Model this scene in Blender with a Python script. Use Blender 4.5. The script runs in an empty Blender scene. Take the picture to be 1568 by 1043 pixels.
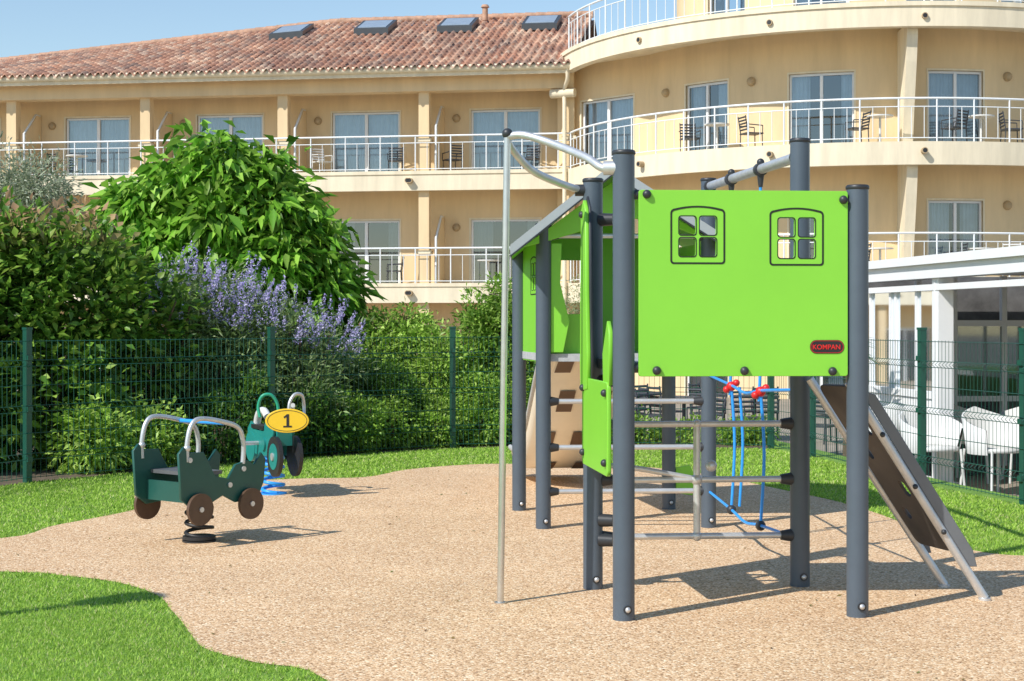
import bpy, math, random
import numpy as np
from mathutils import Vector, Matrix
random.seed(7); rng=np.random.default_rng(7)
sc=bpy.context.scene
Rd=math.radians
# ------------------------------------------------------------------ materials
def newmat(name):
    m=bpy.data.materials.new(name); m.use_nodes=True
    return m, m.node_tree.nodes, m.node_tree.links, m.node_tree.nodes['Principled BSDF']
def M(name,col,rough=.6,var=.12,scale=4,bump=0.,bscale=60,metal=0.,spec=.5,stretch=None,coat=0.):
    m,n,l,b=newmat(name)
    tc=n.new('ShaderNodeTexCoord'); src=tc.outputs['Object']
    if stretch:
        mp=n.new('ShaderNodeMapping'); mp.inputs['Scale'].default_value=stretch
        l.new(src,mp.inputs['Vector']); src2=mp.outputs['Vector']
    else: src2=src
    nz=n.new('ShaderNodeTexNoise'); nz.inputs['Scale'].default_value=scale; nz.inputs['Detail'].default_value=6
    nz.inputs['Roughness'].default_value=.65
    l.new(src2,nz.inputs['Vector'])
    rp=n.new('ShaderNodeValToRGB')
    rp.color_ramp.elements[0].position=.3; rp.color_ramp.elements[1].position=.7
    rp.color_ramp.elements[0].color=(*[max(0,c*(1-var)) for c in col],1)
    rp.color_ramp.elements[1].color=(*[min(1,c*(1+var)) for c in col],1)
    l.new(nz.outputs['Fac'],rp.inputs['Fac']); l.new(rp.outputs['Color'],b.inputs['Base Color'])
    b.inputs['Roughness'].default_value=rough; b.inputs['Metallic'].default_value=metal
    b.inputs['Specular IOR Level'].default_value=spec
    if coat: b.inputs['Coat Weight'].default_value=coat
    if bump:
        nb=n.new('ShaderNodeTexNoise'); nb.inputs['Scale'].default_value=bscale; nb.inputs['Detail'].default_value=4
        l.new(src,nb.inputs['Vector'])
        bp=n.new('ShaderNodeBump'); bp.inputs['Strength'].default_value=bump; bp.inputs['Distance'].default_value=.01
        l.new(nb.outputs['Fac'],bp.inputs['Height']); l.new(bp.outputs['Normal'],b.inputs['Normal'])
    return m
def leafmat(name,trans=.3,rough=.45):
    m,n,l,b=newmat(name)
    at=n.new('ShaderNodeAttribute'); at.attribute_name='Col'
    l.new(at.outputs['Color'],b.inputs['Base Color']); b.inputs['Roughness'].default_value=rough
    b.inputs['Specular IOR Level'].default_value=.35
    tr=n.new('ShaderNodeBsdfTranslucent'); l.new(at.outputs['Color'],tr.inputs['Color'])
    mx=n.new('ShaderNodeMixShader'); mx.inputs[0].default_value=trans
    l.new(b.outputs[0],mx.inputs[1]); l.new(tr.outputs[0],mx.inputs[2])
    l.new(mx.outputs[0],n['Material Output'].inputs['Surface'])
    return m
def glassmat(name,tint,base=.18):
    m,n,l,b=newmat(name)
    n.remove(b)
    tr=n.new('ShaderNodeBsdfTransparent'); tr.inputs[0].default_value=(*tint,1)
    gl=n.new('ShaderNodeBsdfGlossy'); gl.inputs['Roughness'].default_value=.03; gl.inputs['Color'].default_value=(.9,.95,1,1)
    fr=n.new('ShaderNodeFresnel'); fr.inputs[0].default_value=1.5
    ad=n.new('ShaderNodeMath'); ad.operation='ADD'; ad.inputs[1].default_value=base; ad.use_clamp=True
    l.new(fr.outputs[0],ad.inputs[0])
    mx=n.new('ShaderNodeMixShader'); l.new(ad.outputs[0],mx.inputs[0]); l.new(tr.outputs[0],mx.inputs[1]); l.new(gl.outputs[0],mx.inputs[2])
    l.new(mx.outputs[0],n['Material Output'].inputs['Surface'])
    return m
def rubbermat():
    m,n,l,b=newmat('rubber_granules')
    tc=n.new('ShaderNodeTexCoord')
    v=n.new('ShaderNodeTexVoronoi'); v.inputs['Scale'].default_value=120
    l.new(tc.outputs['Object'],v.inputs['Vector'])
    sp=n.new('ShaderNodeSeparateColor'); l.new(v.outputs['Color'],sp.inputs[0])
    rp=n.new('ShaderNodeValToRGB'); e=rp.color_ramp.elements
    e[0].position=0; e[0].color=(.25,.13,.06,1)
    e[1].position=1; e[1].color=(1.0,.86,.62,1)
    for p,c in ((.15,(.53,.32,.16)),(.5,(.75,.49,.27)),(.82,(.86,.60,.36))):
        x=e.new(p); x.color=(*c,1)
    l.new(sp.outputs[0],rp.inputs['Fac'])
    nz=n.new('ShaderNodeTexNoise'); nz.inputs['Scale'].default_value=1.1; nz.inputs['Detail'].default_value=8; nz.inputs['Roughness'].default_value=.65
    l.new(tc.outputs['Object'],nz.inputs['Vector'])
    r2=n.new('ShaderNodeValToRGB'); r2.color_ramp.elements[0].position=.3; r2.color_ramp.elements[1].position=.7
    r2.color_ramp.elements[0].color=(.84,.82,.81,1); r2.color_ramp.elements[1].color=(1.0,1.0,1.0,1)
    l.new(nz.outputs['Fac'],r2.inputs['Fac'])
    mx=n.new('ShaderNodeMix'); mx.data_type='RGBA'; mx.blend_type='MULTIPLY'; mx.inputs[0].default_value=1
    l.new(rp.outputs['Color'],mx.inputs[6]); l.new(r2.outputs['Color'],mx.inputs[7])
    l.new(mx.outputs[2],b.inputs['Base Color']); b.inputs['Roughness'].default_value=.85
    bp=n.new('ShaderNodeBump'); bp.inputs['Strength'].default_value=.7; bp.inputs['Distance'].default_value=.003
    l.new(v.outputs['Distance'],bp.inputs['Height']); bp.invert=True
    l.new(bp.outputs['Normal'],b.inputs['Normal'])
    return m
def attrmat(name,rough=.8):
    m,n,l,b=newmat(name)
    at=n.new('ShaderNodeAttribute'); at.attribute_name='Col'
    tc=n.new('ShaderNodeTexCoord'); nz=n.new('ShaderNodeTexNoise'); nz.inputs['Scale'].default_value=.7; nz.inputs['Detail'].default_value=8
    l.new(tc.outputs['Object'],nz.inputs['Vector'])
    rp=n.new('ShaderNodeValToRGB'); rp.color_ramp.elements[0].color=(.66,.66,.68,1); rp.color_ramp.elements[1].color=(1.15,1.12,1.05,1)
    rp.color_ramp.elements[0].position=.3; rp.color_ramp.elements[1].position=.7
    l.new(nz.outputs['Fac'],rp.inputs['Fac'])
    mx=n.new('ShaderNodeMix'); mx.data_type='RGBA'; mx.blend_type='MULTIPLY'; mx.inputs[0].default_value=1
    l.new(at.outputs['Color'],mx.inputs[6]); l.new(rp.outputs['Color'],mx.inputs[7])
    l.new(mx.outputs[2],b.inputs['Base Color']); b.inputs['Roughness'].default_value=rough
    return m
WALL=M('ochre_render',(.745,.57,.345),.9,.10,1.1,.15,40,stretch=(1.6,1.6,.28),spec=.2)
CREAM=M('cream_render',(.76,.665,.49),.9,.13,1.2,.1,40,stretch=(2.6,2.6,.35),spec=.2)
WHITE=M('white_aluminium',(.80,.80,.80),.35,.03)
RAIL=M('rail_paint',(.78,.81,.82),.35,.04)
CURT=M('curtain_cloth',(.76,.79,.81),.9,.10,3)
CURTG=M('grey_curtain_cloth',(.36,.37,.35),.9,.12,3)
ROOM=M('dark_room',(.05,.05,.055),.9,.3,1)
GLASS=glassmat('window_glass',(.64,.72,.77),.13)
CGLASS=glassmat('veranda_glass',(.75,.82,.80),.07)
POST=M('slate_powder_coat',(.078,.102,.13),.42,.06,8,.04,300)
CAP=M('dark_plastic',(.03,.033,.038),.45,.1)
LIME=M('lime_board',(.235,.62,.048),.38,.03,3,.02,200)
LIME2=M('lime_groove',(.012,.02,.01),.6)
STEEL=M('galvanised_tube',(.62,.63,.64),.4,.12,14,metal=.6)
INOX=M('stainless_pole',(.66,.65,.63),.3,.08,12,metal=.9)
DECK=M('grey_deck',(.42,.43,.44),.7,.12,20)
ROOFG=M('grey_roof_board',(.38,.42,.43),.5,.06)
BROWN=M('brown_laminate',(.10,.055,.032),.5,.2,7)
RAMP=M('ramp_laminate',(.06,.048,.042),.5,.35,5)
BEIGE=M('beige_plastic',(.82,.74,.60),.45,.05)
DGREEN=M('dark_green_board',(.014,.085,.068),.4,.1,6)
TEAL=M('teal_board',(.015,.22,.20),.4,.08)
YELLOW=M('yellow_board',(.85,.56,.03),.4,.04)
BLACK=M('black_rubber',(.02,.02,.022),.5,.2)
BLUE=M('blue_paint',(.03,.32,.82),.35,.06)
RED=M('red_plastic',(.65,.02,.02),.4,.06)
FENCE=M('fence_green',(.014,.085,.058),.35,.1)
BARK=M('bark',(.12,.085,.055),.9,.35,12,.6,60)
RUB=rubbermat()
SOIL=M('artificial_lawn_base',(.16,.30,.04),.95,.25,8,.4,120)
PAVE=M('terrace_paving',(.33,.28,.22),.9,.2,.7,.2,30)
MULCH=M('mulch_soil',(.12,.09,.06),.95,.4,9,.6,60)
DARKF=M('dark_resin',(.05,.055,.065),.5,.1)
WHITEF=M('white_resin',(.66,.66,.64),.45,.03)
VELUX=M('skylight_frame',(.05,.055,.06),.4)
TILE=attrmat('canal_tiles')
LEAF=leafmat('leaf',.45,.4)
PETAL=leafmat('petal',.3,.7)
GRASSM=leafmat('turf_blade',.35,.6)
# ------------------------------------------------------------------ mesh helpers
def link(o): sc.collection.objects.link(o); return o
def empty(name,loc=(0,0,0)):
    o=bpy.data.objects.new(name,None); o.location=loc; o.empty_display_size=.2; return link(o)
def par(o,p):
    if p is not None:
        o.parent=p; o.matrix_parent_inverse=Matrix.Translation(-Vector(p.location))
class MB:
    def __init__(s): s.v=[];s.f=[];s.m=[];s.s=[]
    def add(s,vs,fs,mat=0,sm=False):
        o=len(s.v); s.v+=[tuple(p) for p in vs]
        for f in fs: s.f.append([i+o for i in f]); s.m.append(mat); s.s.append(sm)
    def box(s,c,size,mat=0,rot=0.,ax=None):
        x,y,z=[k/2 for k in size]; c=Vector(c)
        if ax is None: X=Vector((math.cos(rot),math.sin(rot),0));Y=Vector((-math.sin(rot),math.cos(rot),0));Z=Vector((0,0,1))
        else: X,Y,Z=ax
        P=[c+X*i*x+Y*j*y+Z*k*z for k in(-1,1) for j in(-1,1) for i in(-1,1)]
        s.add(P,[(0,2,3,1),(4,5,7,6),(0,1,5,4),(2,6,7,3),(0,4,6,2),(1,3,7,5)],mat)
    def tube(s,path,r,n=10,mat=0,caps=True,sm=True,closed=False):
        P=[Vector(p) for p in path]; N=len(P)
        rr=r if isinstance(r,(list,tuple)) else [r]*N
        T=[]
        for i in range(N):
            if closed: t=P[(i+1)%N]-P[i-1]
            else: t=P[min(i+1,N-1)]-P[max(i-1,0)]
            T.append(t.normalized())
        a=Vector((0,0,1)) if abs(T[0].z)<.9 else Vector((1,0,0))
        u=T[0].cross(a).normalized(); vs=[]
        for i in range(N):
            u=(u-T[i]*u.dot(T[i])).normalized(); w=T[i].cross(u)
            for k in range(n):
                an=2*math.pi*k/n; vs.append(P[i]+(u*math.cos(an)+w*math.sin(an))*rr[i])
        fs=[]
        for i in range(N if closed else N-1):
            j=(i+1)%N
            for k in range(n):
                k2=(k+1)%n; fs.append((i*n+k,i*n+k2,j*n+k2,j*n+k))
        s.add(vs,fs,mat,sm)
        if caps and not closed:
            s.add(vs[:n],[tuple(range(n))[::-1]],mat); s.add(vs[-n:],[tuple(range(n))],mat)
    def ball(s,c,r,mat=0,n=12,h=8,sz=(1,1,1)):
        vs=[];fs=[]
        for i in range(h+1):
            t=math.pi*i/h
            for k in range(n):
                a=2*math.pi*k/n
                vs.append((c[0]+r*sz[0]*math.sin(t)*math.cos(a),c[1]+r*sz[1]*math.sin(t)*math.sin(a),c[2]+r*sz[2]*math.cos(t)))
        for i in range(h):
            for k in range(n):
                fs.append((i*n+k,(i+1)*n+k,(i+1)*n+(k+1)%n,i*n+(k+1)%n))
        s.add(vs,fs,mat,True)
    def mbox(s,F,s0,s1,d0,d1,z0,z1,mat=0,n=1):
        vs=[]
        for i in range(n+1):
            t=s0+(s1-s0)*i/n
            vs+=[F(t,d0,z0),F(t,d1,z0),F(t,d1,z1),F(t,d0,z1)]
        fs=[]
        for i in range(n):
            a=i*4;b=a+4
            for k in range(4):
                k2=(k+1)%4; fs.append((a+k,b+k,b+k2,a+k2))
        fs+=[(3,2,1,0),(n*4,n*4+1,n*4+2,n*4+3)]
        s.add(vs,fs,mat)
    def build(s,name,mats,parent=None):
        me=bpy.data.meshes.new(name); me.from_pydata(s.v,[],s.f)
        for m in mats: me.materials.append(m)
        me.polygons.foreach_set('material_index',s.m); me.polygons.foreach_set('use_smooth',s.s)
        me.update(); o=link(bpy.data.objects.new(name,me)); par(o,parent); return o
def cat(pts,n=8,closed=False):
    P=[Vector(p) for p in pts]; N=len(P); out=[]
    for i in range(N if closed else N-1):
        if closed: a,b,c,d=P[i-1],P[i],P[(i+1)%N],P[(i+2)%N]
        else: a,b,c,d=P[max(i-1,0)],P[i],P[i+1],P[min(i+2,N-1)]
        for k in range(n):
            t=k/n
            out.append(.5*((2*b)+(c-a)*t+(2*a-5*b+4*c-d)*t*t+(3*b-a-3*c+d)*t**3))
    if not closed: out.append(P[-1])
    return out
def rrect(cx,cy,w,h,r,arch=0.,n=5):
    out=[]
    for (sx,sy,a0) in ((1,1,0),(-1,1,90),(-1,-1,180),(1,-1,270)):
        for k in range(n+1):
            a=Rd(a0+90*k/n); out.append([cx+sx*(w/2-r)+r*math.cos(a),cy+sy*(h/2-r)+r*math.sin(a)])
    if arch:
        res=[]
        for i,p in enumerate(out):
            res.append(p)
            if i==n:
                for k in range(1,8):
                    t=k/8; q=out[n+1]; res.append([p[0]+(q[0]-p[0])*t,p[1]])
        for p in res:
            if p[1]>cy: p[1]+=arch*(1-((p[0]-cx)/(w/2))**2)
        out=res
    return out
def ell(cx,cy,a,b,n=36): return [[cx+a*math.cos(2*math.pi*k/n),cy+b*math.sin(2*math.pi*k/n)] for k in range(n)]
def board(name,outline,holes,thick,mat,origin,xdir,parent=None,off=0.,bevel=.003,ydir=(0,0,1)):
    cu=bpy.data.curves.new(name,'CURVE'); cu.dimensions='2D'; cu.fill_mode='BOTH'
    for pl in [outline]+holes:
        sp=cu.splines.new('POLY'); sp.points.add(len(pl)-1)
        for i,p in enumerate(pl): sp.points[i].co=(p[0],p[1],0,1)
        sp.use_cyclic_u=True
    cu.extrude=max(thick/2-bevel,.0002); cu.bevel_depth=bevel; cu.bevel_resolution=1; cu.offset=-bevel
    return conv(cu,name,mat,origin,xdir,parent,off,ydir)
def conv(cu,name,mat,origin,xdir,parent,off,ydir):
    t=link(bpy.data.objects.new('tmp',cu)); bpy.context.view_layer.update()
    dg=bpy.context.evaluated_depsgraph_get()
    me=bpy.data.meshes.new_from_object(t.evaluated_get(dg)); bpy.data.objects.remove(t)
    X=Vector(xdir).normalized(); Y=Vector(ydir).normalized(); Z=X.cross(Y)
    o3=Vector(origin)+Z*off
    me.transform(Matrix(((X.x,Y.x,Z.x,o3.x),(X.y,Y.y,Z.y,o3.y),(X.z,Y.z,Z.z,o3.z),(0,0,0,1))))
    me.materials.clear(); me.materials.append(mat); me.name=name
    o=link(bpy.data.objects.new(name,me)); par(o,parent); return o
def text(name,s,size,mat,origin,xdir,parent,off,ydir=(0,0,1),thick=.02):
    cu=bpy.data.curves.new(name,'FONT'); cu.body=s; cu.size=size; cu.extrude=.0008; cu.align_x='CENTER'; cu.align_y='CENTER'; cu.offset=size*thick
    return conv(cu,name,mat,origin,xdir,parent,off,ydir)
def npmesh(name,V,T,C,mat,parent=None):
    me=bpy.data.meshes.new(name); me.vertices.add(len(V)); me.vertices.foreach_set('co',V.astype(np.float32).ravel())
    me.loops.add(T.size); me.loops.foreach_set('vertex_index',T.astype(np.int32).ravel())
    me.polygons.add(len(T)); me.polygons.foreach_set('loop_start',np.arange(0,T.size,T.shape[1],dtype=np.int32))
    me.polygons.foreach_set('loop_total',np.full(len(T),T.shape[1],dtype=np.int32))
    me.update(calc_edges=True); me.validate()
    at=me.color_attributes.new('Col','FLOAT_COLOR','POINT')
    at.data.foreach_set('color',np.concatenate([C,np.ones((len(C),1))],1).astype(np.float32).ravel())
    me.materials.append(mat); o=link(bpy.data.objects.new(name,me)); par(o,parent); return o
def norm(a): return a/np.maximum(np.linalg.norm(a,axis=1,keepdims=True),1e-9)
def leaves(name,blobs,n,L,W,pal,parent=None,droop=.3,clump=.10,per=28,mat=None,tips=None,shell=.55,up=.35,topz=None,cvar=.6):
    B=np.array(blobs,float); w=(B[:,3]*B[:,4]*B[:,5])**(.7); w/=w.sum()
    nc=max(8,n//per); bi=rng.choice(len(B),nc,p=w)
    d=norm(rng.normal(size=(nc,3))); r=shell+(1-shell)*rng.random(nc)**.6+rng.normal(size=nc)*.07
    C=B[bi,:3]+d*B[bi,3:]*r[:,None]
    cs=clump*(.6+.9*rng.random(nc)); cb=(1-cvar/2)+cvar*rng.random(nc)
    ci=rng.integers(0,nc,n)
    P=C[ci]+rng.normal(size=(n,3))*cs[ci][:,None]*np.array([1,1,.75])
    P[:,2]=np.maximum(P[:,2],.02)
    out=norm(norm(P-C[ci])+d[ci]*.8+rng.normal(size=(n,3))*.5+np.array([0,0,up]))
    ax=norm(out+np.array([0,0,-droop])+rng.normal(size=(n,3))*.3)
    sd=norm(np.cross(ax,rng.normal(size=(n,3))*.6+np.array([0,0,1.])))
    nr=np.cross(sd,ax)
    l=(L*(.6+.7*rng.random(n)))[:,None]; wd=(W*(.7+.6*rng.random(n)))[:,None]
    b=P; mid=P+ax*l*.45; tip=P+ax*l-np.array([0,0,1.])*l*droop*.35
    le=mid+sd*wd/2+nr*wd*.18; ri=mid-sd*wd/2+nr*wd*.18
    V=np.stack([b,ri,tip,le],1).reshape(-1,3)
    i=np.arange(n)[:,None]*4
    T=np.concatenate([i+np.array([0,1,2]),i+np.array([0,2,3])],0)
    pal=np.array(pal,float); k=rng.random(n)*(len(pal)-1); k0=k.astype(int); fr=(k-k0)[:,None]
    col=pal[k0]*(1-fr)+pal[np.minimum(k0+1,len(pal)-1)]*fr
    col*=cb[ci][:,None]
    if tips is not None:
        q=np.clip((P[:,2]-topz)/.45,0,1)*(rng.random(n)<.45)*(d[ci][:,2]>.1)
        col=col*(1-q[:,None])+np.array(tips)*q[:,None]*(.6+.8*rng.random(n))[:,None]
    C4=np.repeat(np.clip(col,0,1),4,0)
    return npmesh(name,V,T,C4,mat or LEAF,parent)
# ------------------------------------------------------------------ camera, light
cam=bpy.data.cameras.new('camera'); co=link(bpy.data.objects.new('camera',cam))
co.location=(0,0,1.34); co.rotation_euler=(Rd(90),0,0)
cam.lens=55.1; cam.sensor_width=36; cam.shift_y=-.0169; cam.clip_end=2000; cam.clip_start=.05
sc.camera=co
EL=43; hd=Vector((.755,.656,0)).normalized()
sd=Vector((hd.x*math.cos(Rd(EL)),hd.y*math.cos(Rd(EL)),-math.sin(Rd(EL))))
su=bpy.data.lights.new('sun','SUN'); so=link(bpy.data.objects.new('sun',su)); su.energy=5.0; su.angle=Rd(.5); su.color=(1,.965,.91)
so.rotation_euler=sd.to_track_quat('-Z','Y').to_euler(); so.location=(-20,-20,30)
wd=bpy.data.worlds.new('World'); sc.world=wd; wd.use_nodes=True
sk=wd.node_tree.nodes.new('ShaderNodeTexSky'); sk.sky_type='NISHITA'; sk.sun_disc=False
sk.sun_elevation=Rd(EL); sk.sun_rotation=math.atan2(-hd.x,-hd.y); sk.air_density=1.25; sk.dust_density=.0; sk.ozone_density=2.5; sk.altitude=200
bg=wd.node_tree.nodes['Background']; bg.inputs[1].default_value=.15
wd.node_tree.links.new(sk.outputs[0],bg.inputs[0])
sc.view_settings.view_transform='Standard'; sc.view_settings.look='None'; sc.view_settings.exposure=0
# ------------------------------------------------------------------ ground
g=MB(); g.add([(-500,-200,-.56),(500,-200,-.56),(500,900,-.56),(-500,900,-.56)],[(0,1,2,3)]); g.build('ground',[PAVE])
plate=[(-15,-6),(8.5,-6),(4.75,9),(4.05,11.5),(3.7,13.1),(3.35,15.8),(3.15,17.2),(3.0,18.0),(.4,18.6),(.2,19.8),(-15,20.5)]
g=MB(); n=len(plate)
vs=[(x,y,0) for x,y in plate]+[(x,y,-.6) for x,y in plate]
g.add(vs,[tuple(range(n))]+[(i,i+n,(i+1)%n+n,(i+1)%n) for i in range(n)]); g.build('lawn',[SOIL])
rub=[(-.3,4.3),(-.695,5.87),(-1.015,6.18),(-1.24,6.41),(-1.343,6.63),(-1.468,6.99),(-1.59,7.31),(-1.748,7.71),(-2.03,8.08),(-2.36,8.29),(-2.757,8.44),(-4.6,8.6),
 (-5.2,9.3),(-4.2,9.6),(-3.18,9.745),(-3.03,10.34),(-2.85,10.79),(-2.71,11.24),(-2.74,11.61),(-2.905,12.04),(-2.95,12.51),(-2.75,12.86),(-2.39,13.23),(-1.77,13.5),(-1.27,13.62),(-.977,14.29),(-.516,14.75),(-.087,14.9),(.71,14.75),(1.31,14.5),(1.8,13.7),(2.13,12.7),(2.45,11.7),(2.6,10.7),(2.6,9.8),(2.75,9.15),(3.1,8.98),(4.0,8.9),(4.8,7.5),(5.5,3),(3,-3),(-.2,0)]
rp=[(p.x,p.y) for p in cat([(x,y,0) for x,y in rub],4,True)]
g=MB(); g.add([(x,y,.004) for x,y in rp],[tuple(range(len(rp)))]); g.build('rubber_play_surface',[RUB])
fl=[(-5.6,4),(-5.4,8),(-5.1,10.8),(-4.06,13.13),(-2.35,15.3),(-.635,16.75),(.83,17.1),(2.75,16.66),(3.01,15.7),(3.4,13.0),(3.76,11.5),(4.5,9),(5.6,6)]
bed=[(x,y) for x,y in fl[2:8]]+[(2.9,17.9),(.3,18.5),(.1,19.6),(-14,20.3),(-14,10.8)]
g=MB(); g.add([(x,y,.006) for x,y in bed],[tuple(range(len(bed)))]); g.build('planting_bed',[MULCH])
def inpoly(X,Y,poly):
    ins=np.zeros(len(X),bool); n=len(poly)
    for i in range(n):
        x1,y1=poly[i]; x2,y2=poly[(i+1)%n]
        if y1==y2: continue
        c=((y1>Y)!=(y2>Y))&(X<(x2-x1)*(Y-y1)/(y2-y1)+x1); ins^=c
    return ins
fencepoly=fl+[(6,0),(-6,0)]
def turf(y0,y1,dens,h,w):
    xm=.34*y1+.9; area=2*xm*(y1-y0); n=int(area*dens)
    X=rng.uniform(-xm,xm,n); Y=rng.uniform(y0,y1,n)
    jx=X+rng.normal(size=n)*.007; jy=Y+rng.normal(size=n)*.007
    k=(~inpoly(jx,jy,rp))&inpoly(X,Y,fencepoly)&(np.abs(X)<.34*Y+.7); X=X[k];Y=Y[k]; n=len(X)
    a=rng.uniform(0,6.283,n); hh=h*(.6+.7*rng.random(n)); lean=rng.normal(size=(n,2))*h*.6
    b1=np.stack([X+np.cos(a)*w,Y+np.sin(a)*w,np.zeros(n)],1); b2=np.stack([X-np.cos(a)*w,Y-np.sin(a)*w,np.zeros(n)],1)
    t=np.stack([X+lean[:,0],Y+lean[:,1],hh],1)
    V=np.stack([b1,b2,t],1).reshape(-1,3); pal=np.array([(.25,.42,.05),(.37,.57,.07),(.48,.68,.12),(.60,.62,.26)])
    c=pal[rng.choice(4,n,p=[.22,.4,.28,.10])]*(.8+.4*rng.random((n,1)))
    pt=.5+.5*np.sin(X*2.3+np.sin(Y*1.7)*1.3)*np.sin(Y*1.9+X); c*=(.90+.12*pt)[:,None]
    return V,np.repeat(c,3,0)
VV=[];CC=[]
for a in ((5.,7.2,14000,.014,.0026),(7.2,10,8000,.016,.0034),(10,13,3600,.019,.006),(13,17.3,2200,.021,.008)):
    V,C=turf(*a); VV.append(V);CC.append(C)
V=np.concatenate(VV);C=np.concatenate(CC); npmesh('turf',V,np.arange(len(V)).reshape(-1,3),C,GRASSM)
# a scatter of fallen leaves on the play surface
n=260; X=rng.uniform(-3,3.2,n);Y=rng.uniform(5.5,15,n); k=inpoly(X,Y,rp); X=X[k];Y=Y[k];n=len(X)
a=rng.uniform(0,6.28,n); s_=rng.uniform(.006,.016,n); P=np.stack([X,Y,np.full(n,.009)],1); d1=np.stack([np.cos(a)*s_,np.sin(a)*s_,rng.uniform(0,.004,n)],1); d2=np.stack([-np.sin(a)*s_*.5,np.cos(a)*s_*.5,rng.uniform(0,.004,n)],1)
V=np.stack([P-d1,P+d2,P+d1,P-d1,P+d1,P-d2],1).reshape(-1,3); c=np.array([(.20,.12,.06),(.30,.22,.08),(.16,.2,.05)])[rng.choice(3,n)]
npmesh('fallen_leaves',V,np.arange(len(V)).reshape(-1,3),np.repeat(c,6,0),LEAF)
# ------------------------------------------------------------------ mesh fence
def fence(pts):
    e=empty('wire_mesh_fence',(pts[0][0],pts[0][1],0)); mp=MB(); mw=MB()
    prof=[(0,.04),(0,.2),(.03,.225),(0,.25),(0,.6),(.03,.625),(0,.65),(0,.98),(.03,1.005),(0,1.03),(0,1.2)]
    def pr(a,b,w): mw.tube([a,b],w,3,caps=False,sm=False)
    for i in range(len(pts)-1):
        A=Vector((*pts[i],0));B=Vector((*pts[i+1],0)); L=(B-A).length; k=max(1,round(L/2.4)); d=(B-A).normalized(); nn=Vector((d.y,-d.x,0))
        for j in range(k+(i==len(pts)-2)):
            p=A+(B-A)*j/k; mp.box((p.x,p.y,.64),(.055,.055,1.3),0,math.atan2(d.y,d.x)); mp.box((p.x,p.y,1.295),(.063,.063,.02),0,math.atan2(d.y,d.x))
            for zz in (.2,.62,1.05): mp.box(tuple(p+nn*.035+Vector((0,0,zz))),(.05,.02,.04),0,math.atan2(d.y,d.x))
        m=int(L/.055)
        for j in range(1,m):
            p=A+d*(L*j/m)
            for q in range(len(prof)-1):
                a=p+nn*(prof[q][0]+.03)+Vector((0,0,prof[q][1])); b=p+nn*(prof[q+1][0]+.03)+Vector((0,0,prof[q+1][1])); pr(a,b,.0024)
        for z in (.05,.2,.25,.42,.6,.65,.82,.98,1.03,1.19):
            pr(A+nn*.034+Vector((0,0,z)),B+nn*.034+Vector((0,0,z)),.0036)
    mp.build('posts',[FENCE],e); mw.build('wire_panels',[FENCE],e)
fence(fl)
# ------------------------------------------------------------------ building
hotel=empty('balcony_building',(0,44,-.78))
c8=.989;s8=.1474
def FW(s,d,z): return (1.58+c8*s+s8*d,44-s8*s+c8*d,z)
RC=8.6
def FA(s,d,z):
    ph=s/RC; r=RC-d; return (10+r*math.sin(ph),45.7-r*math.cos(ph),z)
DA=Vector((1.72,44.45,0));DB=Vector((3.73,42.37,0)); dd=(DB-DA).normalized(); LD=(DB-DA).length
def FD(s,d,z):
    p=DA+dd*s+Vector((-dd.y,dd.x,0))*d; return (p.x,p.y,z)
zf=[-.78,2.42,5.62]; zt=[2.42,5.62,8.6]
walls=MB();slabs=MB();rails=MB();frames=MB();glass=MB();curt=MB();rooms=MB();trim=MB()
def door(F,a,b,z0,h,dw,n=1):
    z1=z0+h; d0=dw+.07; d1=dw+.13; fw=.06
    frames.mbox(F,a,a+fw,d0,d1,z0,z1,0); frames.mbox(F,b-fw,b,d0,d1,z0,z1,0)
    frames.mbox(F,a+fw,b-fw,d0,d1,z1-fw,z1,0,n); frames.mbox(F,a+fw,b-fw,d0,d1,z0,z0+.08,0,n)
    frames.mbox(F,a-.05,a,dw-.015,dw+.06,z0,z1+.05,1); frames.mbox(F,b,b+.05,dw-.015,dw+.06,z0,z1+.05,1)
    frames.mbox(F,a,b,dw-.012,dw+.06,z1,z1+.05,1,n)
    m=(a+b)/2; frames.mbox(F,m-.045,m+.045,d0-.01,d1+.01,z0+.08,z1-fw,0)
    glass.add([F(a+fw,d0+.03,z0+.08),F(m-.045,d0+.03,z0+.08),F(m-.045,d0+.03,z1-fw),F(a+fw,d0+.03,z1-fw)],[(0,1,2,3)])
    glass.add([F(m+.045,d0+.045,z0+.08),F(b-fw,d0+.045,z0+.08),F(b-fw,d0+.045,z1-fw),F(m+.045,d0+.045,z1-fw)],[(0,1,2,3)])
    L=b-a; mode=random.random()
    if z0<5: mode=.5+mode*.5
    segs=[(a+.02,b-.02)] if mode<.4 else ([(a+.02,a+L*random.uniform(.30,.48)),(b-L*random.uniform(.2,.42),b-.02)] if mode<.75 else [(a+.02,a+L*.3),(b-L*.2,b-.02)])
    cm=0 if z0>5 or random.random()<.25 else 1
    for (p,q) in segs:
        k=int((q-p)/.02)+2; vs=[];ph=random.random()*6
        for i in range(k+1):
            s=p+(q-p)*i/k; dq=dw+.26+.035*math.sin(s*44+ph+2*math.sin(s*7))
            vs+=[F(s,dq,z0),F(s,dq,z1+.1)]
        curt.add(vs,[(2*i,2*i+2,2*i+3,2*i+1) for i in range(k)],cm,True)
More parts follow.
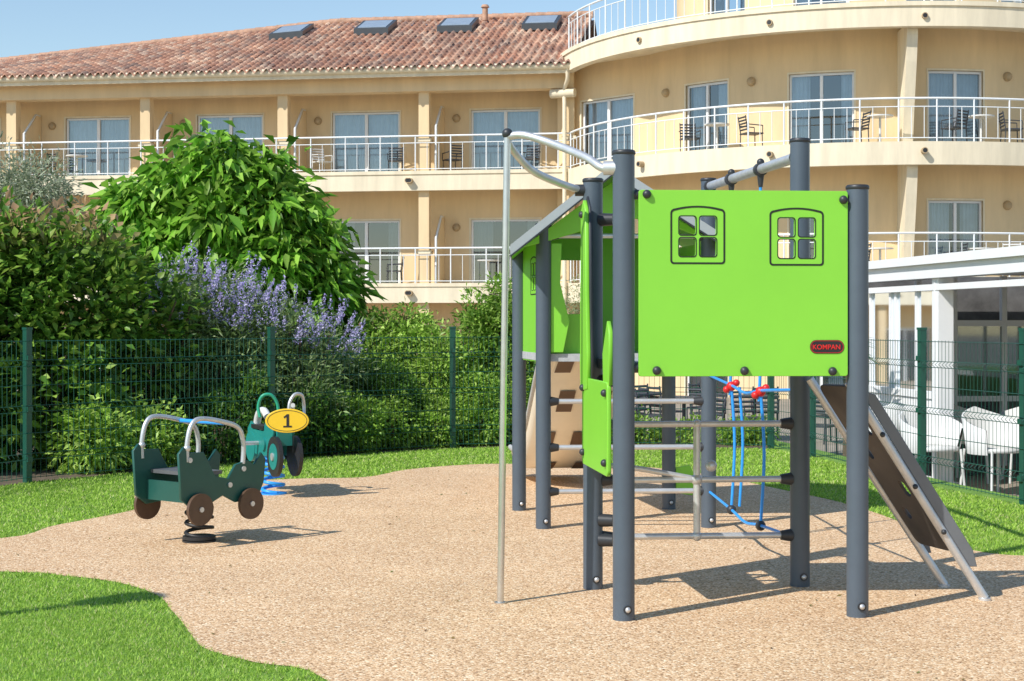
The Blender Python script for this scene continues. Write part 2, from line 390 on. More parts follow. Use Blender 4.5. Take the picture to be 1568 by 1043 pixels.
def wall(F,s0,s1,ops,z0,z1,dw,h,n=1,seg=None):
    cur=s0
    def ns(a,b): return max(1,int(abs(b-a)/.35)) if n>1 else 1
    for (a,b) in ops:
        walls.mbox(F,cur,a,dw,dw+.22,z0,z1,0,ns(cur,a))
        walls.mbox(F,a,b,dw,dw+.22,z0+h,z1,0,ns(a,b)); cur=b
        door(F,a,b,z0,h,dw,ns(a,b))
    walls.mbox(F,cur,s1,dw,dw+.22,z0,z1,0,ns(cur,s1))
def railing(F,s0,s1,z,d=.1,step=.34,n=1):
    L=s1-s0; m=max(1,int(L/step))
    pts=[s0+L*i/m for i in range(m+1)]
    for zz,r in ((1.06,.028),(.86,.014),(.12,.014)):
        rails.tube([F(s,d,z+zz) for s in pts],r,6)
    for i,s in enumerate(pts):
        if i%3==0: rails.tube([F(s,d,z),F(s,d,z+1.04)],.022,5)
        else: rails.tube([F(s,d,z+.12),F(s,d,z+.86)],.010,4)
def spout(F,s,z):
    a=F(s,.02,z);b=F(s,-.16,z); trim.tube([a,b],.075,12,0); e=F(s,-.163,z); trim.tube([b,e],.055,12,1)
def wlamp(F,s,z,dw):
    trim.tube([F(s,dw,z),F(s,dw-.03,z)],.12,14,0); trim.ball(F(s,dw-.04,z),.11,0,10,6)
HD=1.95
SL=-29
for k in (0,1,2):
    ops=[(-2.0-4.17*j-1.02,-2.0-4.17*j+1.02) for j in range(6,-1,-1)]
    wall(FW,SL,.35,ops,zf[k],zt[k],1.4,HD)
    if k>0:
        slabs.mbox(FW,SL,.1,0,.12,zf[k]-.5,zf[k]+.03,0); slabs.mbox(FW,SL,.1,.12,5.5,zf[k]-.3,zf[k],0)
        slabs.mbox(FW,SL,.1,-.03,.0,zf[k]-.04,zf[k]+.06,0)
        railing(FW,SL,.05,zf[k],.06)
        for j in range(7): spout(FW,-4.17*j-.42-(4.1 if j==0 else 0),zf[k]-.22)
    for j in range(7):
        x=-4.17*j; wlamp(FW,x-.55-2.9,zf[k]+1.72,1.4)
        walls.mbox(FW,x-.15,x+.15,.15,.45,zf[k],zt[k]-(.5 if k<2 else .6),0)
        trim.mbox(FW,x-.2,x+.2,.11,.49,zf[k]+.9,zf[k]+1.0,2)
        P=[];sx=x+.32
        prof=[(.35,zf[k]),(1.38,zf[k]),(1.38,zf[k]+2.0),(1.1,zf[k]+2.0),(.35,zf[k]+1.35)]
        for t in (-.05,.05):
            P+=[FW(sx+t,d_,z_) for d_,z_ in prof]
        walls.add(P,[(0,1,2,3,4),(9,8,7,6,5)]+[(i,i+5,(i+1)%5+5,(i+1)%5) for i in range(5)],0)
        rails.tube([FW(sx,.33,zf[k]+.02),FW(sx,.33,zf[k]+1.37),FW(sx,1.1,zf[k]+2.03),FW(sx,1.38,zf[k]+2.03)],.035,6)
walls.mbox(FW,SL,.15,.0,.45,7.95,8.42,0); walls.mbox(FW,SL,.15,-.4,1.4,8.42,8.5,0)
trim.tube([FW(SL,-.47,8.5),FW(.1,-.47,8.5)],.10,10,2); trim.mbox(FW,SL,.1,-.44,-.4,8.3,8.56,2)
trim.tube(cat([FW(.02,-.45,8.42),FW(.02,-.35,8.15),FW(-.1,-.05,7.9),FW(-.1,-.06,7.5)],5)+[FW(-.1,-.06,-.7)],.06,10,2)
trim.tube([FW(.2,-.1,7.8),FW(-.5,.1,7.8)],.13,10,2)
for k in (0,1,2):
    wall(FD,-.6,LD+.1,[(.35,2.3)],zf[k],zt[k],0,HD)
    op=[(-50,-39),(-25.5,-12.5),(2,13.5),(26,38),(50,61)]
    wall(FA,Rd(-62)*RC,Rd(75)*RC,[(Rd(a)*RC,Rd(b)*RC) for a,b in op],zf[k],zt[k],1.5,HD,n=2)
    for ph in (-56,-33.5,19,44): wlamp(FA,Rd(ph)*RC,zf[k]+1.85,1.5)
    if k>0:
        slabs.mbox(FA,Rd(-79)*RC,Rd(75)*RC,0,.14,zf[k]-.52,zf[k]+.03,0,60)
        slabs.mbox(FA,Rd(-79)*RC,Rd(75)*RC,.14,4.6,zf[k]-.3,zf[k],0,60)
        railing(FA,Rd(-78)*RC,Rd(75)*RC,zf[k],.06,.3)
        for ph in (-50.6,-25.7,-1.7,24): spout(FA,Rd(ph)*RC,zf[k]-.2)
    for ph in (-3.2,44):
        s_=Rd(ph)*RC; P=[]
        zb=zf[k]; ztt=zt[k]-(.3 if k<2 else .1)
        prof=[(.75,zb),(1.5,zb),(1.5,ztt),(.18,ztt),(.18,ztt-.3),(.30,ztt-.9),(.55,ztt-1.9)]
        m=len(prof)
        for t in (-.13,.13): P+=[FA(s_+t,d_,z_) for d_,z_ in prof]
        slabs.add(P,[tuple(range(m)),tuple(range(m,2*m))[::-1]]+[(i,i+m,(i+1)%m+m,(i+1)%m) for i in range(m)],0)
zr=8.92
slabs.mbox(FA,Rd(-81)*RC,Rd(75)*RC,-.1,.14,8.36,zr,0,60); slabs.mbox(FA,Rd(-81)*RC,Rd(75)*RC,.14,5.2,8.6,8.85,0,60)
slabs.mbox(FA,Rd(-81)*RC,Rd(75)*RC,-.14,-.1,8.84,8.95,0,60)
railing(FA,Rd(-80)*RC,Rd(75)*RC,zr,.08,.3)
for ph in (-50.6,-25.7,-1.7,24): spout(FA,Rd(ph)*RC,8.6)
wall(FA,Rd(-90)*RC,Rd(75)*RC,[(Rd(a)*RC,Rd(a+16)*RC) for a in (-62,-30,2,34)],8.85,11.6,3.4,2.0,n=2)
slabs.mbox(FA,Rd(-90)*RC,Rd(75)*RC,2.9,8.,11.6,11.8,0,60)
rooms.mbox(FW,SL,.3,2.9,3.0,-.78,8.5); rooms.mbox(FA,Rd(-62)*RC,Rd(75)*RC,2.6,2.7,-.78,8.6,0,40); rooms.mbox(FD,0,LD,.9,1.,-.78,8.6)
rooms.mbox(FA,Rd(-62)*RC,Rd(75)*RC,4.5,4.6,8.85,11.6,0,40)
walls.mbox(FW,SL-.2,SL,0,9,-.78,8.6); walls.mbox(FW,SL,.3,8.8,9,-.78,8.6)
walls.build('walls',[WALL],hotel); slabs.build('balcony_slabs',[CREAM],hotel); rails.build('railings',[RAIL],hotel)
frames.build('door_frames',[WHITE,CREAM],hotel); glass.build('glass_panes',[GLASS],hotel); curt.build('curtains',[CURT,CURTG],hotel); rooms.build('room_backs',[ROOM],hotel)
trim.build('gutter_and_lamps',[M('lamp_beige',(.45,.33,.19),.7),BLACK,CREAM],hotel)
# tiled roof
def roofz(lx,t):
    if lx>-8.3: top=11.2
    else: top=11.2-(-8.3-lx)*.085
    return 8.55+(top-8.55)*t
pitch=.24; cols=int(29.5/pitch); rows=20; sub=8
V=[];T=[];C=[]
tp=[(.43,.225,.15),(.47,.26,.175),(.40,.205,.14),(.50,.31,.22),(.45,.275,.20),(.34,.19,.14),(.56,.40,.30),(.30,.20,.16)]
for cidx in range(cols):
    x0=.12-cidx*pitch
    for r_ in range(rows):
        col=np.array(random.choice(tp))*random.uniform(.86,1.1)
        base=len(V); jit=random.uniform(-.008,.008)
        for e_,(t,lift) in enumerate(((r_/rows-.008,.045),((r_+1)/rows,.0))):
            for q in range(sub+1):
                a=q/sub; xx=x0-a*pitch
                pr=math.sin(a*math.pi*2)*.06
                d=-.58+6.85*t
                V.append(FW(xx,d,roofz(xx,t)+pr+lift+jit)); C.append(col)
        for q in range(sub):
            T.append((base+q+1,base+q,base+sub+1+q,base+sub+2+q))
        b2=len(V)
        for q in range(sub+1):
            v=V[base+q]; V.append((v[0],v[1],v[2]-.045)); C.append(col)
        for q in range(sub): T.append((base+q,base+q+1,b2+q+1,b2+q))
npmesh('tiled_roof',np.array(V),np.array(T),np.array(C),TILE,hotel)
rb=MB()
for i in range(80):
    lx=.1-i*.36; p=FW(lx,6.27,roofz(lx,1)+.03); q=FW(lx-.4,6.27,roofz(lx-.4,1)+.03); rb.tube([p,q],[.11,.13],8)
P=[FW(.15,-.5,8.44),FW(-8.3,-.5,8.44),FW(-29,-.5,8.44),FW(.15,6.3,11.05),FW(-8.3,6.3,11.05),FW(-29,6.3,9.2),FW(.15,12,8.4),FW(-8.3,12,8.4),FW(-29,12,8.4)]
rb.add(P,[(0,1,4,3),(1,2,5,4),(3,4,7,6),(4,5,8,7)])
p=Vector(FW(-3.3,5.6,11.0)); rb.tube([p,p+Vector((0,0,.42))],.09,12); rb.tube([p+Vector((0,0,.42)),p+Vector((0,0,.5))],[.14,.1],12)
rb.build('roof_ridge',[M('ridge_tile',(.45,.27,.18),.85,.3,6)],hotel)
vx=MB()
for lx in (-1.35,-4.0,-6.65,-9.4):
    for (a,b,c_,d_,lf,mt) in ((-.55,.55,4.0,5.3,.2,0),(-.45,.45,4.12,5.18,.215,1)):
        P=[]
        for dz in (0,lf):
            for (s_,d__) in ((a,c_),(b,c_),(b,d_),(a,d_)):
                t=(d__+.58)/6.85; P.append(FW(lx+s_,d__,roofz(lx+s_,t)+dz+.03))
        vx.add(P,[(4,5,6,7),(0,1,5,4),(1,2,6,5),(2,3,7,6),(3,0,4,7)],mt)
vx.build('skylights',[VELUX,M('skylight_glass',(.30,.36,.42),.12,.1)],hotel)
# ------------------------------------------------------------------ chairs and tables
def chair(name,x,y,z,rot,mat,parent=None,tub=True,sc_=1.):
    m=MB(); c,s=math.cos(rot),math.sin(rot)
    def W(a,b,h): return (x+(a*c-b*s)*sc_,y+(a*s+b*c)*sc_,z+h*sc_)
    for a in (-.2,.2):
        for b in (-.2,.2): m.tube([W(a*1.15,b*1.15,0),W(a,b,.44)],.016,6)
    P=[]
    for h in (.42,.46):
        for k in range(16):
            an=2*math.pi*k/16; P.append(W(.27*math.cos(an)*(1 if abs(math.cos(an))<.8 else .95),.25*math.sin(an),h))
    m.add(P,[tuple(range(16))[::-1],tuple(range(16,32))]+[(k,(k+1)%16,(k+1)%16+16,k+16) for k in range(16)],0,True)
    vs=[];N=14
    for k in range(N+1):
        an=Rd(-35+250*k/N); hb=.84-.20*abs(k/N-.5)*2*(1 if tub else .3)
        for (rr,h) in ((.26,.40),(.31,hb),(.285,hb),(.24,.45)): vs.append(W(rr*math.cos(an),rr*math.sin(an),h))
    fs=[]
    for k in range(N):
        for j in range(3): fs.append((k*4+j,k*4+4+j,k*4+5+j,k*4+1+j))
    m.add(vs,fs,0,True)
    return m.build(name,[mat],parent)
def slimchair(name,x,y,z,rot,mat,parent=None):
    m=MB(); c,s=math.cos(rot),math.sin(rot)
    def W(a,b,h): return (x+a*c-b*s,y+a*s+b*c,z+h)
    ax=(Vector((c,s,0)),Vector((-s,c,0)),Vector((0,0,1)))
    m.box(W(0,0,.43),(.44,.44,.03),0,0,ax)
    for a in (-.2,.2):
        m.tube([W(a,-.2,0),W(a,-.19,.43)],.014,6); m.tube([W(a,.22,0),W(a,.2,.43),W(a,.27,.86)],.014,6)
        m.tube([W(a*1.15,-.19,.62),W(a*1.15,.23,.64)],.014,6); m.tube([W(a*1.1,-.19,.43),W(a*1.15,-.19,.62)],.012,6)
    for k in range(5): 
        h=.52+.075*k; m.tube([W(-.2,.2+(h-.43)*.163,h),W(.2,.2+(h-.43)*.163,h)],.022,6)
    return m.build(name,[mat],parent)
def table(name,x,y,z,mat,parent=None,r=.4):
    m=MB(); m.tube([(x,y,z+.71),(x,y,z+.74)],r,24); m.tube([(x,y,z+.02),(x,y,z+.71)],.03,8)
    for a in (0,90,180,270): m.tube([(x,y,z+.06),(x+.28*math.cos(Rd(a+20)),y+.28*math.sin(Rd(a+20)),z+.015)],.02,6)
    return m.build(name,[mat],parent)
for k in (1,2):
    for j in range(5):
        for o_,kind in ((-3.3,0),(-2.4,1),(-1.0,0)):
            if random.random()<.8:
                p=FW(-4.17*j+o_+random.uniform(-.2,.2),.75,zf[k])
                if kind: table('balcony_table',*p,WHITEF,hotel,.32)
                else: slimchair('balcony_chair',*p,random.uniform(0,6),DARKF if random.random()<.75 else WHITEF,hotel)
    for ph in (-44,-38,-31,-12,-8,5,10,16,22):
        p=FA(Rd(ph)*RC,.75,zf[k])
        if ph in (-38,-8,10): table('balcony_table',*p,WHITEF,hotel,.32)
        else: slimchair('balcony_chair',*p,random.uniform(0,6),DARKF if random.random()<.85 else WHITEF,hotel)
for (x,y,r_,mt) in ((5.33,17.3,.4,WHITEF),(4.35,18.6,3.4,WHITEF),(6.2,18.8,3.,WHITEF),(4.68,17.5,.3,WHITEF),(5.55,18.9,1,WHITEF)):
    chair('terrace_chair',x,y,-.56,r_,mt,None,True,1.15)
for (x,y,r_,mt) in ((2.3,25,1,DARKF),(3.2,25.6,2.5,DARKF),(2.0,27,4,DARKF),(4.2,26,3,DARKF),(3.7,24.3,.4,DARKF),(5.0,24.8,2,DARKF),(5.6,19.9,5,DARKF),(6.3,20.0,1,DARKF),(6.2,21.6,1,WHITEF),(4.4,22.5,1,DARKF),(5.0,19.4,2,DARKF),(1.5,24.6,2,DARKF),(2.9,23.6,5,DARKF),(2.6,26.2,2,DARKF),(1.9,25.6,5,DARKF),(3.4,27.2,1,DARKF)):
    slimchair('terrace_armchair',x,y,-.56,r_,mt)
for (x,y,mt) in ((4.98,18.3,WHITEF),(5.95,19.6,DARKF),(2.7,24.6,DARKF),(3.9,25.2,DARKF),(5.3,22.8,DARKF),(2.1,26.1,DARKF)): table('terrace_table',x,y,-.56,mt)
# ------------------------------------------------------------------ veranda
ver=empty('glazed_veranda',(5,18,-.56))
VA=Vector((4.48,20.6,0)); VD=(Vector((5.6,13.2,0))-VA).normalized(); VN=Vector((-VD.y,VD.x,0))
if VN.x<0: VN=-VN
def FV(s,d,z): p=VA+VD*s+VN*d; return (p.x,p.y,z)
v=MB()
def vb(s0,s1,d0,d1,z0,z1,m=0): v.mbox(FV,s0,s1,d0,d1,z0,z1,m)
for s_ in (0,2.6,5.3,7.7): vb(s_-.09,s_+.09,-.0,.18,-.56,1.86)
for s_ in (0,2.6,5.3,7.7): vb(s_-.02,s_+.02,-.012,-.001,-.5,1.84)
vb(-.1,7.8,-.06,.2,1.86,2.06); vb(-.14,7.84,-.12,-.062,2.02,2.12); vb(-.1,7.8,-.01,.14,1.72,1.79)
for s_ in (.5,1.15,1.32,1.95): vb(s_-.03,s_+.03,.04,.1,-.48,1.72)
vb(.1,2.5,.03,.11,-.56,-.46); vb(.1,2.5,.02,.115,.46,.54); vb(.1,2.5,.045,.095,.0,.45)
v.mbox(FV,.1,2.5,.068,.072,.54,1.72,1)
vb(-.1,7.8,.2,5.2,1.98,2.055)
for s_ in (0,1.3,2.6,3.9,5.2,6.5,7.7): vb(s_-.03,s_+.03,.2,5.2,2.055,2.09)
for d_ in (.7,1.2,1.9,2.6,3.6,4.9): vb(-.05,.03,d_+.17,d_+.24,-.56,1.97)
vb(-.06,.04,.19,5,1.30,1.38); vb(-.06,.04,.19,5,.30,.37); v.mbox(FV,-.01,.0,.2,5,.37,1.3,1)
for s_ in (0,1.3,2.6,3.9,5.2,6.5,7.7): vb(s_-.05,s_+.05,4.92,5.0,-.56,1.97)
vb(0,7.7,4.9,4.98,.4,.48); vb(0,7.7,4.9,4.98,1.6,1.7); v.mbox(FV,0,7.7,4.93,4.935,-.5,1.7,1)
vb(.2,7.6,5.3,5.35,-.56,1.97,2); vb(-.5,-.42,.15,5.3,-.56,1.97,2)
v.build('frame_and_glass',[WHITE,CGLASS,M('inner_wall',(.16,.155,.15),.8,.5,1.6)],ver)
# ------------------------------------------------------------------ play tower
A=Vector((.504,7.07,0));B=Vector((1.576,7.15,0));Cc=Vector((.408,7.90,0));D=Vector((1.466,7.98,0))
E=Vector((.204,10.21,0));F_=Vector((1.288,10.27,0));G=Vector((.051,11.2,0));H=Vector((1.128,11.28,0))
tower=empty('play_tower',(A.x,A.y,0))
pm=MB()
for P,h in ((A,2.12),(B,1.97),(Cc,2.07),(D,2.28),(E,1.99),(F_,2.29),(G,1.86),(H,1.9)):
    pm.tube([P+Vector((0,0,z)) for z in (0,h-.02)],.0495,28,0)
    pm.tube([P+Vector((0,0,z)) for z in (h-.022,h-.018,h-.006,h)],[.049,.0535,.0535,.047],28,1)
    tc=(Vector((0,0,0))-P); tc.z=0; tc.normalize(); tc=Vector((tc.x*.8+.6*.6,tc.y,0)).normalized()
    pm.ball(P+tc*.05+Vector((0,0,.055)),.014,2,10,6); pm.tube([P+tc*.046+Vector((0,0,.055)),P+tc*.054+Vector((0,0,.055))],.02,12,1)
pm.build('posts',[POST,CAP,STEEL],tower)
Z=lambda z:Vector((0,0,z))
ab=(B-A).normalized()
km=MB()
def knob(p,r=.021): km.ball(p,r,0,12,8)
def winholes(cx,cz):
    hs=[]
    for sx in (-1,1):
        hs.append(rrect(cx+sx*.047,cz-.05,.076,.084,.012)); 
        hs.append(rrect(cx+sx*.047,cz+.047,.076,.084,.012,0))
    return hs
def winboard(name,org,xd,x0,x1,z0,z1,wins,off,par_):
    holes=[]
    for w in wins: holes+=winholes(*w)
    o=rrect((x0+x1)/2,(z0+z1)/2,x1-x0,z1-z0,.012)
    board(name,o,holes,.019,LIME,org,xd,par_,off,.002)
    for w in wins:
        board('window_frame_line',rrect(w[0],w[1]-.004,.25,.245,.015,.018),[rrect(w[0],w[1]-.004,.234,.229,.01,.018)],.0015,LIME2,org,xd,par_,off+.0105,.0003)
        for h in winholes(*w):
            cx=sum(p[0] for p in h)/len(h); cz=sum(p[1] for p in h)/len(h)
            board('pane_edge',rrect(cx,cz,.084,.092,.014),[rrect(cx,cz,.075,.083,.012)],.0015,LIME2,org,xd,par_,off+.0105,.0003)
winboard('front_board',A,ab,.064,1.022,1.10,1.94,[(.332,1.733),(.785,1.727)],.02,tower)
board('label',rrect(.925,1.233,.158,.062,.03),[],.002,BLACK,A,ab,tower,.031,.0004)
board('label_rim',rrect(.925,1.233,.152,.056,.027),[rrect(.925,1.233,.148,.052,.025)],.001,RED,A,ab,tower,.0328,.0002)
text('label_text','KOMPAN',.031,RED,A+ab*.922+Z(1.231),ab,tower,.0335,thick=.015)
nrm=Vector((ab.y,-ab.x,0))
for x,z in ((.10,1.92),(1.0,1.90),(.145,1.127),(.545,1.125),(.95,1.122)):
    p=A+ab*x+Z(z)+nrm*.034; knob(p,.02)
for P,x,z in ((A,.07,1.92),(B,-.06,1.9),(A,.08,1.14),(B,-.08,1.14)): km.tube([P+Z(z)+ab*(.04 if x>0 else -.04),P+Z(z)+ab*x*1.1],.022,12)
def deck(P4,z,name):
    m=MB(); c=sum(P4,Vector())/4; q=[c+(p-c)*.97 for p in P4]
    vs=[p+Z(z-.05) for p in q]+[p+Z(z) for p in q]
    m.add(vs,[(3,2,1,0),(4,5,6,7),(0,1,5,4),(1,2,6,5),(2,3,7,6),(3,0,4,7)]); m.build(name,[DECK],tower)
deck([A,B,D,Cc],1.165,'front_deck'); deck([E,F_,H,G],1.14,'rear_deck')
ac=(Cc-A).normalized()
board('side_board_low',rrect(.42,.855,.72,.43,.03),[],.019,LIME,A,ac,tower,-.055)
board('side_board_tall',[[.60,1.02],[.80,1.0],[.82,1.15],[.80,1.6],[.79,1.9],[.72,1.95],[.66,1.90],[.64,1.5],[.60,1.2]],[],.019,LIME,A,ac,tower,-.06)
board('side_board_edge',[[.585,1.0],[.80,.98],[.835,1.15],[.815,1.6],[.805,1.91],[.72,1.97],[.645,1.91],[.625,1.5],[.585,1.2]],[],.012,CAP,A,ac,tower,-.045)
board('side_board_near',[[.05,1.06],[.2,1.04],[.22,1.2],[.1,1.35],[.05,1.3]],[],.019,LIME,A,ac,tower,-.05)
for x,z in ((.1,.7),(.72,.7),(.1,1.02),(.72,1.02),(.74,1.88)): knob(A+ac*x+Z(z)+Vector((-.07,0,0)) ,.018)
cd=(D-Cc).normalized(); tb=MB(); W=(D-Cc).length
for z in (.83,.548,.262):
    tb.tube([Cc+cd*.06+Z(z),D-cd*.06+Z(z)],.016,12)
    for p,s_ in ((Cc,1),(D,-1)):
        km.tube([p+cd*s_*.04+Z(z),p+cd*s_*.1+Z(z)],[.034,.024],12)
vx0=Cc+cd*.53
tb.tube([vx0+Z(.26),vx0+Z(.84)],.018,12); tb.ball(vx0+Z(.548),.03); tb.ball(vx0+Z(.262),.026); tb.ball(vx0+Z(.83),.024); tb.ball(vx0+cd*.07+Z(.62)+Vector((0,-.03,0)),.03)
tb.tube(cat([Cc+cd*.03+Z(.62)+Vector((0,.05,0)),Cc+cd*.2+Z(.61),Cc+cd*.4+Z(.575),vx0+Z(.55)],5),.014,10)
ef=(F_-E).normalized()
for z in (.83,.53,.243,1.91):
    tb.tube([E+ef*.06+Z(z),F_-ef*.06+Z(z)],.017,12)
    for p,s_ in ((E,1),(F_,-1)): km.tube([p+ef*s_*.04+Z(z),p+ef*s_*.1+Z(z)],[.034,.022],12)
for z in (1.86,1.05,.35,.25): km.tube([Cc+Vector((.03,-.02,z)),Cc+Vector((.1,-.04,z))],[.034,.03],12)
pF=F_+Z(2.235);pD=D+Z(2.19)
tb.tube([pF+(pD-pF)*.02,pF+(pD-pF)*.98],.028,14)
for t in (.0,.97): km.tube([pF+(pD-pF)*t,pF+(pD-pF)*(t+.03)],.04,12)
for t in (.30,.63): 
    q=pF+(pD-pF)*t; km.tube([q-(pD-pF).normalized()*.03,q+(pD-pF).normalized()*.03],.038,14); km.ball(q+Z(.04),.022); km.tube([q+Z(-.02),q+Z(-.10)],[.022,.012],10)
tb.build('steel_tubes',[STEEL],tower)
rp_=MB()
def rope(pts,m=0): rp_.tube(cat(pts,6),.009,8,m)
q1=pF+(pD-pF)*.30;q2=pF+(pD-pF)*.63; 
for q in (q1,q2): rope([q-Z(.1),Vector((q.x,q.y,1.2)),Vector((q.x-.01,q.y,.9))],0)
n1=Vector((q1.x,q1.y,0)); n2=Vector((q2.x,q2.y,0)); mid=(n1+n2)/2
for z in (.98,.22):
    rope([F_+Z(z+.02),n1+Z(z-.02),mid+Z(z-.05),n2+Z(z-.02),D+Z(z+.02)],0)
for q in (n1,n2):
    rope([q+Z(.96),q+Vector((.02,0,.6)),q+Z(.2)],0)
    km.ball(q+Z(.2),.03)
ra=MB()
for q in (n1,n2):
    ra.ball(q+Z(.955),.03,0); ra.ball(q+Vector((.03,0,.975)),.022,0); ra.ball(q+Vector((-.03,0,.935)),.022,0)
rope([n1+Vector((.05,0,.95)),n1+Vector((.07,0,.6)),n1+Vector((.05,0,.22))],0)
ra.build('net_joints',[RED],tower); rp_.build('climbing_net',[BLUE],tower)
po=MB(); P0=Vector((-.056,7.48,0)); PT=Vector((-.022,7.48,2.24))
po.tube([P0,PT],.0165,16); po.tube([P0,P0+Z(.01)],.03,16); po.ball(PT+Z(.0),.02)
po.build('fire_pole',[INOX],tower)
ar=MB()
ar.tube(cat([PT-Z(.01),PT+Vector((.08,-.02,-.005)),PT+Vector((.22,-.12,-.06)),PT+Vector((.36,-.3,-.14)),A+Vector((-.10,.02,2.045)),A+Vector((-.04,.0,2.03))],7),.019,14)
ar.tube(cat([PT-Z(.03),PT+Vector((.03,.08,-.07)),PT+Vector((.12,.2,-.15)),PT+Vector((.25,.32,-.2)),Cc+Vector((-.06,-.0,2.01)),Cc+Vector((-.03,0,2.01))],7),.019,14)
ar.tube([A+Vector((-.09,.01,2.04)),A+Vector((-.03,0,2.04))],.032,14); ar.tube([Cc+Vector((-.09,0,2.01)),Cc+Vector((-.03,0,2.01))],.03,14,1)
ar.ball(PT+Z(.005),.026,1)
ar.build('pole_arms',[STEEL,CAP],tower)
eg=(G-E).normalized(); 
winboard('house_side_board',E,-eg,-.96,-.04,1.08,1.88,[(-.5,1.66)],-.03,tower)
gh=(H-G).normalized()
board('house_back_board',[[.05,1.1],[1.02,1.1],[1.02,1.85],[.55,2.2],[.05,1.85]],[rrect(.38,1.48,.34,.62,.08)],.019,LIME,G,gh,tower,0)
board('house_back_rail',rrect(.2,1.25,.28,.3,.03),[],.019,LIME,E+eg*.1,ef,tower,0) 
fh=(H-F_).normalized()
board('house_right_board',rrect(.5,1.48,.9,.78,.02),[],.019,LIME,F_,fh,tower,0)
rf=MB()
ridge0=Vector((.64,9.98,2.32)); ridge1=Vector((.58,11.5,2.32))
el0=Vector((-.01,9.92,1.80)); el1=Vector((.0,11.45,1.80)); er0=Vector((1.42,10.05,1.83)); er1=Vector((1.38,11.55,1.83))
def slab(p,q,r,s_,m1,m2,th=.02):
    nn=(q-p).cross(s_-p).normalized()
    if nn.z<0: nn=-nn
    U=[x+nn*th for x in (p,q,r,s_)]; Lw=[p,q,r,s_]; Md=[x-nn*.006 for x in Lw]
    rf.add(Lw+U,[(4,5,6,7),(0,1,5,4),(1,2,6,5),(2,3,7,6),(3,0,4,7)],m1)
    rf.add(Md,[(3,2,1,0)],m2)
    f0=[p-Z(.03),q-Z(.03),q+Z(.035),p+Z(.035)]; f1=[x+Vector((0,-.02,0)) for x in f0]
    rf.add(f0+f1,[(4,5,6,7),(0,4,7,3),(1,2,6,5),(0,1,5,4),(3,7,6,2)],m1)
    g0=[p-Z(.043),q-Z(.043),q-Z(.031),p-Z(.031)]; g1=[x+Vector((0,-.024,0)) for x in g0]
    rf.add(g0+g1,[(3,2,1,0),(4,5,6,7),(0,4,7,3),(1,2,6,5),(0,1,5,4),(3,7,6,2)],2)
slab(el0,ridge0,ridge1,el1,0,1); slab(ridge0,er0,er1,ridge1,0,1)
rf.build('house_roof',[ROOFG,LIME,CAP],tower)
board('house_gable',[[-.14,1.83],[-.02,1.86],[.22,1.93],[.42,2.02],[.72,2.02],[.95,1.93],[1.12,1.87],[.46,2.27]],[],.019,LIME,E,ef,tower,.03)
board('house_front_jamb',[[.05,1.15],[.13,1.15],[.17,1.35],[.11,1.6],[.12,1.86],[.05,1.86]],[],.019,LIME,E,ef,tower,.0)
board('low_green_board',[[.0,.12],[.12,.1],[.16,.2],[.1,.32],[.0,.3]],[],.019,LIME,H+ef*.05,ef,tower,0)
# slide behind
sl=MB(); gc=(G+H)/2; bk=Vector((-.11,.994,0)); sx=Vector((.994,.11,0))
pr=[(0.0,1.10),(.25,1.04),(.6,.84),(1.0,.58),(1.4,.33),(1.8,.16),(2.2,.10),(2.5,.10)]
pr=[(p.x,p.y) for p in cat([(a,b,0) for a,b in pr],3)]
def SP(a,x,z): return gc+bk*a+sx*x+Z(z)
vs=[];prof=[(-.33,.16),(-.30,.0),(.30,.0),(.33,.16)]
for a,z in pr:
    for x,dz in prof: vs.append(SP(a,x,z+dz))
fs=[(i*4+j,i*4+j+1,i*4+j+5,i*4+j+4) for i in range(len(pr)-1) for j in range(3)]
sl.add(vs,fs,0,True)
for r_,i in enumerate(range(2,len(pr)-4,4)):
    (a,z),(a2,z2)=pr[i],pr[i+2]
    for x in ((-.16,.12) if r_%2 else (-.24,.02)):
        sl.add([SP(a,x,z-.012),SP(a,x+.12,z-.012),SP(a2,x+.12,z2-.012),SP(a2,x,z2-.012)],[(0,1,2,3)],1)
for sg in (-1,1): sl.tube([SP(a,sg*.33,z+.16) for a,z in pr],.022,8,2)
sl.build('slide',[BEIGE,BROWN,M('slide_edge',(.45,.45,.44),.5)],tower)
# right hand climbing ramp
rm=MB()
T0=Vector((1.50,7.90,1.06));T1=Vector((2.16,7.94,.06)); S0=Vector((1.60,7.45,1.06));S1=Vector((2.25,7.56,.06))
def rail_(a,b): rm.tube(cat([a,a+(b-a)*.5,a+(b-a)*.93,b+Vector((.03,0,-.045))],6),.022,12,0)
rail_(T0,T1); rail_(S0,S1)
for q in (T1,S1): rm.tube([q+Vector((.03,0,-.045)),q+Vector((.03,0,-.06))],.03,12,0)
for t in (.25,.5,.72):
    rm.ball(S0+(S1-S0)*t+Vector((0,-.025,0)),.013,1)
rm.build('ramp_rails',[STEEL,CAP],tower)
xd=(S1-S0).normalized(); yd=(T0-S0).normalized(); yd=(yd-xd*yd.dot(xd)).normalized()
hs=[]
for i,x in enumerate((.26,.62)):
    hs.append(rrect(x,.11,.09,.07,.03)); 
    hs.append(rrect(x+.16,.27,.07,.06,.028))
board('ramp_board',rrect(.50,.20,.96,.37,.05),hs,.018,RAMP,S0,xd,tower,0,.003,yd)
zd=Vector((-xd.z,0,xd.x)).normalized()
if zd.z<0: zd=-zd
CHK=M('cheek_grey',(.15,.165,.18),.45)
for o_ in (S0,T0):
    board('ramp_cheek',[[.06,.025],[.12,.075],[1.02,.075],[1.10,.05],[1.08,.02]],[],.019,CHK,o_,xd,tower,0,.003,zd)
km.build('clamps',[CAP],tower)
